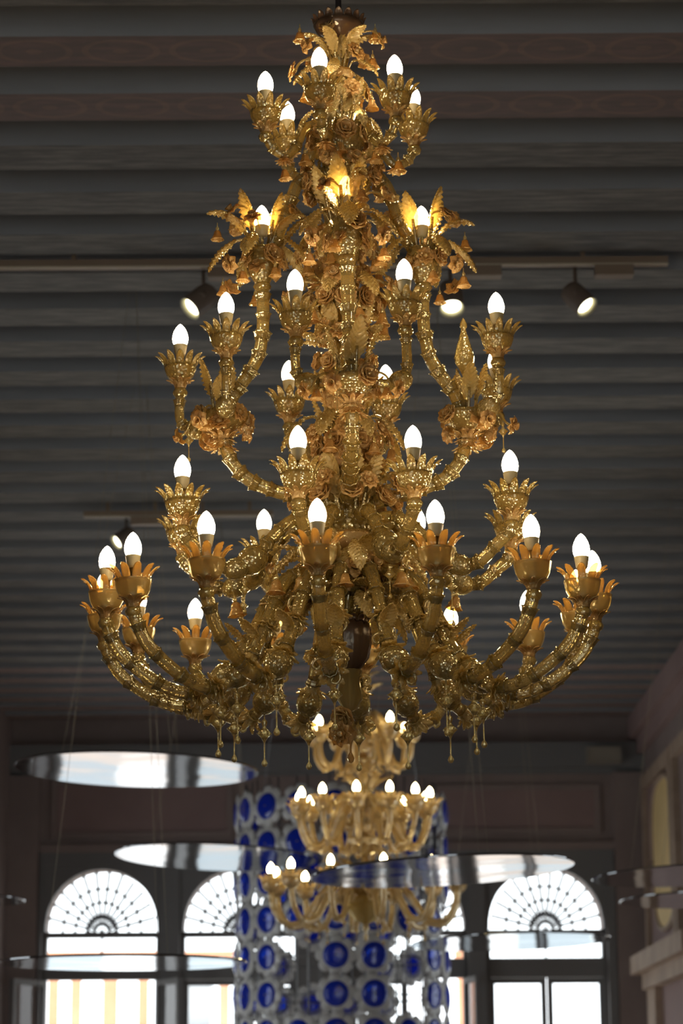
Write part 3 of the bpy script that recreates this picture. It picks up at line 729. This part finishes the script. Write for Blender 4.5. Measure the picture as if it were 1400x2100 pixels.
axis_piece('leaf_vase', [(16, 255), (18, 240), (26, 215), (34, 190), (38, 172), (34, 174), (24, 215), (12, 245)], M_CUP, 40, 10, .06)
axis_piece('bowl', [(14, 338), (22, 332), (40, 315), (50, 292), (53, 270), (50, 262), (47, 270), (45, 290), (36, 312), (10, 328)], M_CUP, 48, 16, .03)
axis_piece('neck', [(12, 372), (24, 366), (28, 355), (22, 342), (12, 338)], M_TUBE, 36, 9, .05)
axis_piece('baluster', [(12, 600), (17, 585), (26, 555), (32, 520), (34, 490), (28, 470), (18, 455), (16, 430), (22, 400), (16, 385), (12, 372)], M_CUP, 40, 12, .05)
axis_piece('bowl', [(14, 665), (26, 655), (44, 636), (50, 618), (51, 608), (48, 610), (45, 620), (38, 634), (12, 648)], M_CUP, 48, 16, .03)
axis_piece('baluster', [(12, 895), (18, 880), (22, 850), (24, 800), (30, 760), (26, 725), (18, 700), (16, 680), (14, 665)], M_TUBE, 40, 10, .06)
axis_piece('bowl', [(16, 962), (30, 952), (42, 935), (48, 912), (50, 900), (47, 902), (44, 915), (36, 934), (12, 946)], M_AMB, 48, 16, .04)
axis_piece('baluster', [(14, 1075), (20, 1060), (24, 1030), (20, 995), (18, 970), (16, 962)], M_TUBE, 40, 10, .06)
axis_piece('rope_bowl', [(14, 1150), (26, 1142), (50, 1125), (62, 1106), (60, 1100), (50, 1112), (30, 1128), (12, 1136)], M_AMB, 56, 28, .02)
rb = []
for k in range(26):
    a = 2 * PI * k / 26
    rb.append(xf(lathe([(0, -.009), (.0055, -.005), (.0066, 0), (.0055, .005), (0, .009)], 10), T(B.r(56, 1090) * math.cos(a), B.r(56, 1090) * math.sin(a), B.z(1090)) @ Matrix.Rotation(a, 4, 'Z') @ RX(35)))
B.put(tm('rope_band', join(*rb), M_CUP), Matrix.Identity(4))
axis_piece('rope_rim', [(52, 1104), (57, 1101), (57, 1098), (53, 1097), (53, 1082), (57, 1080), (57, 1077), (50, 1076)], M_CUP, 48)
axis_piece('hub', [(14, 1275), (34, 1262), (44, 1240), (46, 1215), (40, 1190), (28, 1172), (16, 1160), (14, 1150)], M_TUBE, 48, 12, .05)
axis_piece('dark_bowl', [(14, 1378), (26, 1370), (40, 1350), (46, 1320), (46, 1295), (42, 1278), (39, 1280), (42, 1300), (40, 1330), (10, 1360)], M_DARK, 48, 14, .03)
B.put(tm('dark_bowl_crown', teeth(14, B.r(42, 1278), B.z(1280), B.r(47, 1270), B.z(1268), fill=.9), M_DARK), Matrix.Identity(4))
axis_piece('tail_column', [(0, 1462), (12, 1456), (24, 1436), (26, 1425), (22, 1405), (20, 1392), (24, 1388), (20, 1384), (26, 1376), (14, 1372)], M_BOWL, 36, 12, .05)
axis_piece('finial', [(0, 1566), (5, 1563), (7.5, 1556), (5.5, 1549), (2.2, 1543), (2.2, 1530), (5, 1520), (16, 1508), (12, 1500), (5, 1493), (3, 1486), (6, 1480), (4, 1470), (3, 1456)], M_AMB, 24, 6, .03)
# dark flower under the tail
B.put(DAISY, B.frame(-35, 30, 1508, 100, sc=1.15), DAISY_C)
B.put(ROSE, B.frame(-30, 22, 1470, 120, sc=1.0), ROSE_C)

# --- leaves and flowers standing on the column, top to bottom
up, ar, dr = (LEAF_UP_STEM,), (LEAF_ARCH_STEM,), (LEAF_DROOP_STEM,)
B.ring(LEAF_ARCH, ar, 6, 12, 150, 0, 40, .82); B.ring(LEAF_UP, up, 5, 10, 150, 10, 15, .62)
for az, rp, y, sc_ in ((-55, 78, 112, .8), (75, 88, 95, .8), (-130, 75, 110, .75), (140, 80, 100, .75)): B.put(STAR, B.frame(az, rp, y, 80, sc=sc_), STAR_C, FST)
B.put(ROSE, B.frame(-35, 32, 70, 60, sc=.85), ROSE_C); B.put(DAISY, B.frame(40, 48, 125, 75, sc=1.0), DAISY_C); B.put(DAISY, B.frame(-78, 92, 155, 80, sc=.95), DAISY_C, FST)
for az, rp, y in ((-85, 80, 62), (95, 75, 58), (100, 70, 110), (60, 75, 215), (-100, 70, 175)): B.put(BELL, B.frame(az, rp, y, sc=.95), BELL_T)
B.ring(LEAF_DROOP, dr, 5, 22, 160, 0, 60, .8); B.ring(LEAF_UP, up, 8, 22, 255, 14, 10, .68); B.ring(LEAF_BROAD, (), 7, 24, 235, 12, 30, .8)
B.ring(DAISY, (DAISY_C,), 6, 55, 195, 75, 20, .9, 10)
B.ring(ROSE, (ROSE_C,), 7, 50, 285, 85, 10, .95, 8); B.ring(LEAF_DROOP, dr, 8, 34, 262, 10, 30, .72); B.ring(LEAF_BROAD, (), 8, 30, 300, 150, 5, .75)
B.ring(BELL, (BELL_T,), 6, 78, 322, 0, 0, 1.0, 10); B.ring(BELL, (BELL_T,), 5, 118, 348, 0, -80, 1.0, 6)
B.ring(STAR, (STAR_C,), 6, 72, 340, 85, 30, .9, 10); B.ring(ROSE, (ROSE_C,), 6, 70, 385, 80, 55, .9, 8)
B.ring(LEAF_UP, up, 6, 26, 485, 16, 20, .95); B.ring(LEAF_DROOP, dr, 8, 36, 480, 5, 10, .9); B.ring(DAISY, (DAISY_C,), 7, 60, 500, 80, 12, .95, 10)
B.ring(STAR, (STAR_C, FST), 6, 90, 530, 70, 38, .85, 10); B.ring(BELL, (BELL_T,), 6, 85, 545, 0, 50, 1.0, 8)
B.ring(LEAF_BROAD, (), 7, 28, 600, 140, 0, .85)
B.ring(ROSE, (ROSE_C,), 8, 54, 625, 85, 10, .95, 8); B.ring(LEAF_DROOP, dr, 7, 40, 612, 5, 35, 1.0); B.ring(LEAF_UP, up, 7, 26, 735, 10, 18, .95)
B.ring(STAR, (STAR_C, FST), 5, 105, 600, 80, 60, .95, 8); B.ring(BELL, (BELL_T,), 7, 95, 655, 0, 15, 1.0, 10); B.ring(DAISY, (DAISY_C,), 7, 50, 690, 85, 0, 1.0, 12)
B.ring(LEAF_BROAD, (), 8, 26, 700, 60, 10, 1.0); B.ring(ROSE, (ROSE_C,), 6, 45, 745, 85, 20, .9, 10)
B.ring(LEAF_UP, up, 8, 30, 892, 12, 0, .95); B.ring(LEAF_DROOP, dr, 8, 42, 895, 5, 22, .95); B.ring(ROSE, (ROSE_C,), 8, 52, 915, 85, 22, 1.0, 8)
B.ring(DAISY, (DAISY_C, FST), 7, 88, 905, 75, 5, .95, 10); B.ring(BELL, (BELL_T,), 7, 100, 925, 0, 30, 1.0, 10); B.ring(STAR, (STAR_C,), 7, 62, 955, 90, 40, 1.0, 8)
B.ring(LEAF_UP, up, 9, 34, 1070, 16, 8, 1.05); B.ring(LEAF_ARCH, ar, 8, 34, 1070, 5, 25, .95); B.ring(LEAF_UP, up, 7, 20, 1060, 6, 30, 1.1)
B.ring(ROSE, (ROSE_C,), 8, 85, 1030, 70, 10, 1.0, 10); B.ring(DAISY, (DAISY_C, FST), 8, 115, 1010, 65, 30, .95, 10)
B.ring(LEAF_BROAD, (), 10, 50, 1135, 120, 0, 1.05); B.ring(ROSE, (ROSE_C,), 9, 70, 1165, 80, 15, 1.0, 8); B.ring(LEAF_DROOP, dr, 10, 60, 1165, 0, 10, 1.05)
B.ring(STAR, (STAR_C,), 10, 105, 1180, 70, 0, 1.05, 10); B.ring(LEAF_ARCH, ar, 10, 60, 1230, 0, 18, 1.0); B.ring(LEAF_BROAD, (), 12, 62, 1225, 70, 15, 1.1)
B.ring(DAISY, (DAISY_C,), 10, 80, 1215, 80, 24, 1.05, 10); B.ring(LEAF_UP, up, 8, 30, 1280, 10, 0, .9); B.ring(LEAF_DROOP, dr, 8, 45, 1262, 5, 20, 1.0)
B.ring(BELL, (BELL_T,), 10, 165, 1210, 0, 5, 1.1, 10); B.ring(BELL, (BELL_T,), 6, 240, 1215, 0, 30, 1.15, 8)

# ================================================================== THE SECOND CHANDELIER, FURTHER DOWN THE HALL
D2 = 12.3; ZB2 = ZH(1932, D2)
ch2 = empty('chandelier', (at(745, 1932, D2).x, D2, EYE + ZB2)); ch2.rotation_euler = (0, R(-.3), 0)
tag(ch2, 'smaller pale gold glass chandelier with yellow-lit bulbs hanging before the blue flower lantern', 'chandelier')
B2 = Build(ch2, D2, ZB2)
P_CUP, P_LEAF, P_DROP, P_STAR, P_BELL = recol(CUP_DEEP, M_PALE), recol(LEAF_DROOP, M_PALE), recol(DROP, M_PALE), recol(DAISY, M_PALE), recol(BELL, M_PALE)
P_RUFF = recol(RUFF, M_PALE)
P_ARCH, P_BROAD = recol(LEAF_ARCH, M_PALE), recol(LEAF_BROAD, M_PALE)
def tier2(pts, n, az0, rad, cs, rz, drop, name):
    P = B2.path(pts); end = P[-1]
    cp = catmull(P, 6)
    me = setmat(mesh(name, sweep(cp, rad, 10)), M_PALE)
    subs = [(P_CUP, T(end) @ SC(cs)), (SLEEVE, T(end) @ T(0, 0, rz)), (SOCKET, T(end) @ T(0, 0, rz)), (BULBW, T(end) @ T(0, 0, rz) @ SC(1.1))]
    q, dd = along(cp, length(cp) * .55); subs.append((P_DROP, T(q) @ SC(drop)))
    q, dd = along(cp, length(cp) * .35); subs.append((P_STAR, T(q) @ RY(60) @ SC(1.1)))
    subs.append((P_RUFF, T(end) @ T(0, 0, -.004) @ SC(1.3)))
    q, dd = along(cp, length(cp) * .18); subs.append((P_LEAF, T(q) @ SC(1.1)))
    q, dd = along(cp, length(cp) * .72); subs.append((P_STAR, T(q) @ RY(70) @ SC(.9)))
    for k in range(n): stamp_arm(ch2, (me, subs, cp), RZ(az0 + 360 * k / n + random.uniform(-3, 3) - 90), name)
tier2([(12, 1480), (30, 1475), (45, 1510), (62, 1562), (82, 1575), (98, 1555), (102, 1528)], 8, -14, .014, 1.2, .085, 1.0, 'upper_arm')
tier2([(18, 1655), (40, 1640), (62, 1672), (88, 1728), (112, 1736), (130, 1705), (136, 1675)], 12, -8, .015, 1.2, .088, 1.0, 'middle_arm')
tier2([(20, 1830), (60, 1808), (95, 1840), (130, 1888), (165, 1894), (188, 1866), (195, 1830)], 12, 11, .016, 1.25, .095, 1.1, 'lower_arm')
def ax2(name, prof, m=M_PALE, seg=28, nf=8, amp=.05):
    return B2.put(tm(name, lathe([(B2.r(r_, y_), B2.z(y_)) for r_, y_ in prof], seg, nf, amp, 0, True), m), Matrix.Identity(4))
ax2('column', [(6, 1900), (6, 1380), (3, 1375)], M_PALE, 16)
B2.put(tm('suspension_rod', lathe([(.008, B2.z(1380)), (.008, ZC + .2 - EYE - ZB2), (0, ZC + .2 - EYE - ZB2)], 8), M_ROD), Matrix.Identity(4))
ax2('bowl', [(6, 1590), (20, 1580), (32, 1562), (30, 1558), (8, 1574)]); ax2('bowl', [(8, 1756), (20, 1748), (36, 1722), (34, 1718), (8, 1740)])
ax2('bowl', [(6, 1895), (22, 1888), (40, 1862), (42, 1840), (36, 1840), (8, 1880)], M_BOWL); ax2('baluster', [(6, 1720), (14, 1700), (18, 1660), (10, 1630), (16, 1600), (6, 1585)])
ax2('baluster', [(6, 1840), (16, 1820), (18, 1790), (8, 1765), (6, 1756)]); ax2('baluster', [(6, 1560), (14, 1530), (16, 1500), (8, 1470), (12, 1440), (5, 1420)])
ax2('finial', [(0, 1932), (4, 1928), (5, 1920), (2, 1912), (8, 1905), (4, 1896)], M_PALE, 16)
B2.ring(P_ARCH, ar, 6, 8, 1440, 0, 10, .9); B2.ring(P_ARCH, ar, 6, 6, 1415, 0, 40, .8); B2.ring(P_LEAF, dr, 8, 18, 1480, 0, 5, 1.0); B2.ring(P_STAR, (), 8, 30, 1530, 80, 20, 1.2)
B2.ring(P_STAR, (), 7, 22, 1470, 80, 20, 1.1); B2.ring(P_BROAD, (), 9, 24, 1560, 130, 20, 1.0); B2.ring(P_LEAF, dr, 10, 26, 1650, 0, 15, 1.0); B2.ring(P_STAR, (), 10, 45, 1690, 80, 0, 1.2)
B2.ring(P_BELL, (), 8, 50, 1625, 0, 10, 1.2); B2.ring(P_ARCH, ar, 8, 12, 1640, 5, 0, 1.1); B2.ring(P_LEAF, dr, 10, 30, 1820, 0, 0, 1.1); B2.ring(P_STAR, (), 10, 60, 1845, 80, 10, 1.2)
B2.ring(P_BROAD, (), 9, 26, 1730, 130, 0, 1.0); B2.ring(P_BELL, (), 10, 70, 1765, 0, 10, 1.2); B2.ring(P_ARCH, ar, 9, 14, 1815, 5, 20, 1.1)

# ================================================================== MIRROR DISCS HUNG ON WIRES
M_MIR, nt, out = mat('polished_steel')
_b = nt.nodes.new('ShaderNodeBsdfPrincipled'); _b.inputs['Base Color'].default_value = (0.215, 0.225, 0.235, 1); _b.inputs['Metallic'].default_value = 1; _b.inputs['Roughness'].default_value = 0.07
nt.links.new(_b.outputs[0], out.inputs[0])
_tc = nt.nodes.new('ShaderNodeTexCoord'); _n = nt.nodes.new('ShaderNodeTexNoise'); _n.inputs['Scale'].default_value = 1.6; _bp = nt.nodes.new('ShaderNodeBump'); _bp.inputs['Strength'].default_value = 0.25; _bp.inputs['Distance'].default_value = 0.02
nt.links.new(_tc.outputs['Object'], _n.inputs['Vector']); nt.links.new(_n.outputs[0], _bp.inputs['Height']); nt.links.new(_bp.outputs[0], _b.inputs['Normal'])
M_WIRE = plain('steel_wire', (0.40, 0.35, 0.24), 0.5, 0.3)
def disc(cx, cy_, wpx, Y, roll, extra, label):
    c = at(cx, cy_, Y); rad = wpx / 2 * MPP(cy_, Y)
    o = empty('mirror_disc', c); o.rotation_euler = (R(-extra), R(-roll), 0)
    tag(o, label, 'mirror disc', 'round mirror discs hung across the hall')
    put('plate', setmat(mesh('plate', lathe([(0, 0), (rad - .003, 0), (rad, .003), (rad, .007), (rad - .003, .010), (0, .010)], 96, cap=False), False), M_MIR), o)
    up_ = o.rotation_euler.to_matrix().inverted() @ Vector((0, 0, 1))
    for k in range(3):
        a = R(180 + 120 * k); p0 = Vector((rad * .64 * math.cos(a), rad * .64 * math.sin(a), .008))
        h = ZC + .245 - c.z; p1 = up_ * h
        put('wire', setmat(mesh('wire', sweep([p0, (p0 + p1) / 2, p1], .0010, 5)), M_WIRE), o)
        put('wire_clamp', setmat(mesh('wire_clamp', lathe([(.008, 0), (.008, .012), (.003, .020), (0, .020)], 10)), M_WIRE), o, T(p0))
disc(277, 1578, 499, 11.8, -1.5, .3, 'round mirror disc hanging highest, on the left below the big chandelier')
disc(437, 1758, 414, 14.6, -2.2, 1.6, 'round mirror disc overlapping the left side of the flower lantern above the windows')
disc(902, 1790, 544, 10.6, 2.8, .8, 'round mirror disc tilted in front of the smaller chandelier')
disc(1425, 1800, 432, 13.5, 2.2, .6, 'round mirror disc at the right edge, the upper of the two before the ochre panel')
disc(1482, 1850, 432, 15.0, .8, .0, 'round mirror disc at the right edge, the lower of the two before the ochre panel')
disc(247, 1974, 510, 10.4, 0, .0, 'round mirror disc hanging lowest, across the left window casements')
disc(1043, 1935, 410, 14.8, 1.4, 1.0, 'round mirror disc hanging before the transom of the right-hand window')
disc(-165, 1843, 420, 14.3, 0, -.8, 'round mirror disc of which only the tip shows at the left edge')

# ================================================================== BLUE AND WHITE GLASS FLOWER LANTERN
M_WH = glass('white_flower_glass', (0.80, 0.80, 0.78), (0.95, 0.96, 0.97), 0.06, (.9, .9, .9), 0.3, 0.0, tl=.6)
M_BL = glass('cobalt_glass', (0.012, 0.06, 0.66), (0.1, 0.3, 0.95), 0.25, (0.9, 0.95, 1), 0.12, 0.0, tl=.6)
M_CHR = plain('steel_rod', (0.25, 0.25, 0.25), 0.4, 0.9)
D3 = 16.6; c3 = at(695, 1880, D3); RL = 215 * MPP(1880, D3)
zf = [at(700, y, D3 - RL).z for y in (1645, 1723, 1801, 1880, 1958, 2037, 2116, 2195, 2274)]
lan = empty('flower_lantern', (c3.x, D3, zf[-1] - .2)); tag(lan, 'tall round lantern of white glass flowers with cobalt blue centres before the windows', 'lantern')
FR = 41 * MPP(1880, D3 - RL)
def gf(i, j, n=48, rows=6):
    t = i / (rows - 1); a = 2 * PI * j / n; lob = abs(math.cos(4 * a))
    r = FR * (.40 + .60 * t) * (1.04 - .20 * (1 - lob) ** 2 * t)
    return (r * math.cos(a), r * math.sin(a), .008 - .020 * t * t + .007 * t * lob)
GFL = setmat(mesh('glass_flower', solid(grid(6, 48, gf, True), .006)), M_WH)
GBL = setmat(mesh('blue_centre', lathe([(0, .026), (FR * .32, .025), (FR * .54, .021), (FR * .66, .014), (FR * .64, .010), (FR * .50, .013), (0, .016)], 32, cap=False)), M_BL)
GST = setmat(mesh('stud', lathe([(.006, .02), (.006, .030), (.003, .033), (0, .033)], 10)), M_CHR)
for k in range(18):
    az = k * 20 - 3
    for zz in zf:
        if random.random() < (.30 if 90 < az < 270 else .10): continue
        M = RZ(az - 90) @ T(RL, 0, zz - lan.location.z) @ RY(90 + random.uniform(-4, 4)) @ RZ(random.uniform(-8, 8)) @ SC(random.uniform(.95, 1.05))
        o = put('glass_flower', GFL, lan, M); put('blue_centre', GBL, o); put('stud', GST, o)
for k in range(18):
    a = R(k * 20 - 3 - 90)
    for s in (-.06, .06):
        b_ = a + s; put('rod', setmat(mesh('rod', lathe([(.005, 0), (.005, zf[0] + .2 - lan.location.z), (0, zf[0] + .2 - lan.location.z)], 8)), M_CHR), lan, T((RL - .06) * math.cos(b_), (RL - .06) * math.sin(b_), 0))
for zz in zf:
    put('hoop', setmat(mesh('hoop', sweep([Vector(((RL - .06) * math.cos(2 * PI * i / 48), (RL - .06) * math.sin(2 * PI * i / 48), 0)) for i in range(49)], .006, 6)), M_CHR), lan, T(0, 0, zz - lan.location.z))
for k in range(3):
    a = R(30 + 120 * k); p0 = Vector(((RL - .06) * math.cos(a), (RL - .06) * math.sin(a), zf[0] - lan.location.z)); p1 = Vector((p0.x * .6, p0.y * .6, ZC + .2 - lan.location.z))
    put('suspension_cable', setmat(mesh('suspension_cable', sweep([p0, (p0 + p1) / 2, p1], .003, 6)), M_CHR), lan)

# ================================================================== TRACK LIGHTS ON THE CEILING
M_TRK = plain('brown_track', (0.26, 0.19, 0.13), 0.45)
M_HEAD = plain('dark_brown_head', (0.16, 0.12, 0.09), 0.5)
M_CREAM = plain('cream_reflector', (0.75, 0.70, 0.45), 0.4)
M_LENS = emit('lit_spot_lens', (1.0, 0.95, 0.72), 6.0)
M_LEDGE = plain('pale_track_edge', (0.62, 0.54, 0.40), 0.35)  # pale tone paints the light caught along the rail's underside
def track(x0, x1, y_, Y, label, gear):
    a, b = at(x0, y_, Y), at(x1, y_, Y); o = empty('light_track', (a.x, Y, a.z)); tag(o, label, 'light track', 'ceiling light tracks')
    Lx = b.x - a.x
    put('rail', setmat(mesh('rail', box(0, Lx, -.02, .02, 0, .036), False), M_TRK), o)
    put('rail_edge', setmat(mesh('rail_edge', box(0, Lx, -.024, -.02, -.004, .004), False), M_LEDGE), o)
    for gx0, gx1 in gear:
        g0, g1 = at(gx0, y_, Y).x - a.x, at(gx1, y_, Y).x - a.x
        put('driver_box', setmat(mesh('driver_box', box(g0, g1, -.03, .03, -.05, -.004), False), M_TRK), o)
    n = 4
    for k in range(n):
        xx = Lx * (k + .5) / n
        put('hanger', setmat(mesh('hanger', box(xx - .01, xx + .01, -.01, .01, .036, ZC + .02 - a.z), False), M_TRK), o)
    return o
YT = 9.85
track(-20, 1372, 548, YT, 'long brown light track across the ceiling behind the big chandelier', ((430, 560), (950, 1030), (1222, 1300)))
track(172, 560, 1058, 14.2, 'short light track on the ceiling farther back at left', ((268, 420),))
def spot(px, py, Y, az, el, wpx, ytrack, label, lit=True):
    c = at(px, py, Y); r_ = wpx / 2 * MPP(py, Y); o = empty('spotlight', c); tag(o, label, 'spotlight', 'track spotlights')
    Ld = r_ * 2.6
    # head axis: local -z points where the lamp shines
    d = Vector((math.sin(R(az)) * math.cos(R(el)), -math.cos(R(az)) * math.cos(R(el)), -math.sin(R(el))))
    Mh = (-d).to_track_quat('Z', 'Y').to_matrix().to_4x4()
    put('housing', setmat(mesh('housing', lathe([(r_ * .96, 0), (r_, .004), (r_ * 1.0, Ld * .75), (r_ * .9, Ld * .92), (r_ * .6, Ld), (0, Ld)], 32, cap=False)), M_HEAD), o, Mh)
    put('reflector', setmat(mesh('reflector', lathe([(r_ * .99, -.002), (r_ * .95, -.004), (r_ * .80, r_ * .25), (r_ * .62, r_ * .5)], 32, cap=False)), M_CREAM), o, Mh)
    put('lens', setmat(mesh('lens', lathe([(0, r_ * .22), (r_ * .60, r_ * .25), (r_ * .72, r_ * .30)], 32, cap=False)), M_LENS if lit else M_HEAD), o, Mh)
    top_ = at(px, ytrack, Y).z - c.z; hb = Mh @ Vector((0, 0, Ld * .6))
    put('yoke', setmat(mesh('yoke', join(box(hb.x - r_ * .15, hb.x + r_ * .15, hb.y - r_ * .12, hb.y + r_ * .12, hb.z, max(top_, hb.z + .03)))), M_HEAD), o)
    put('yoke_knob', setmat(mesh('yoke_knob', lathe([(r_ * .3, -r_ * .1), (r_ * .3, r_ * .1), (0, r_ * .1)], 14)), M_HEAD), o, T(hb) @ RX(90) @ T(0, 0, r_ * 1.0))
spot(392, 631, YT, -62, 42, 52, 549, 'lit spotlight on the ceiling track left of the big chandelier, aimed left')
spot(929, 634, YT, 5, 62, 52, 549, 'lit spotlight on the ceiling track aimed straight down beside the gold bouquet')
spot(1206, 633, YT, 55, 48, 50, 549, 'lit spotlight at the right end of the ceiling track, aimed right')
spot(775, 632, YT, 165, 55, 50, 549, 'dark spotlight on the ceiling track half hidden behind the big chandelier', False)
spot(238, 1110, 14.2, -60, 35, 34, 1059, 'small lit spotlight farther back above the lower left bulbs')
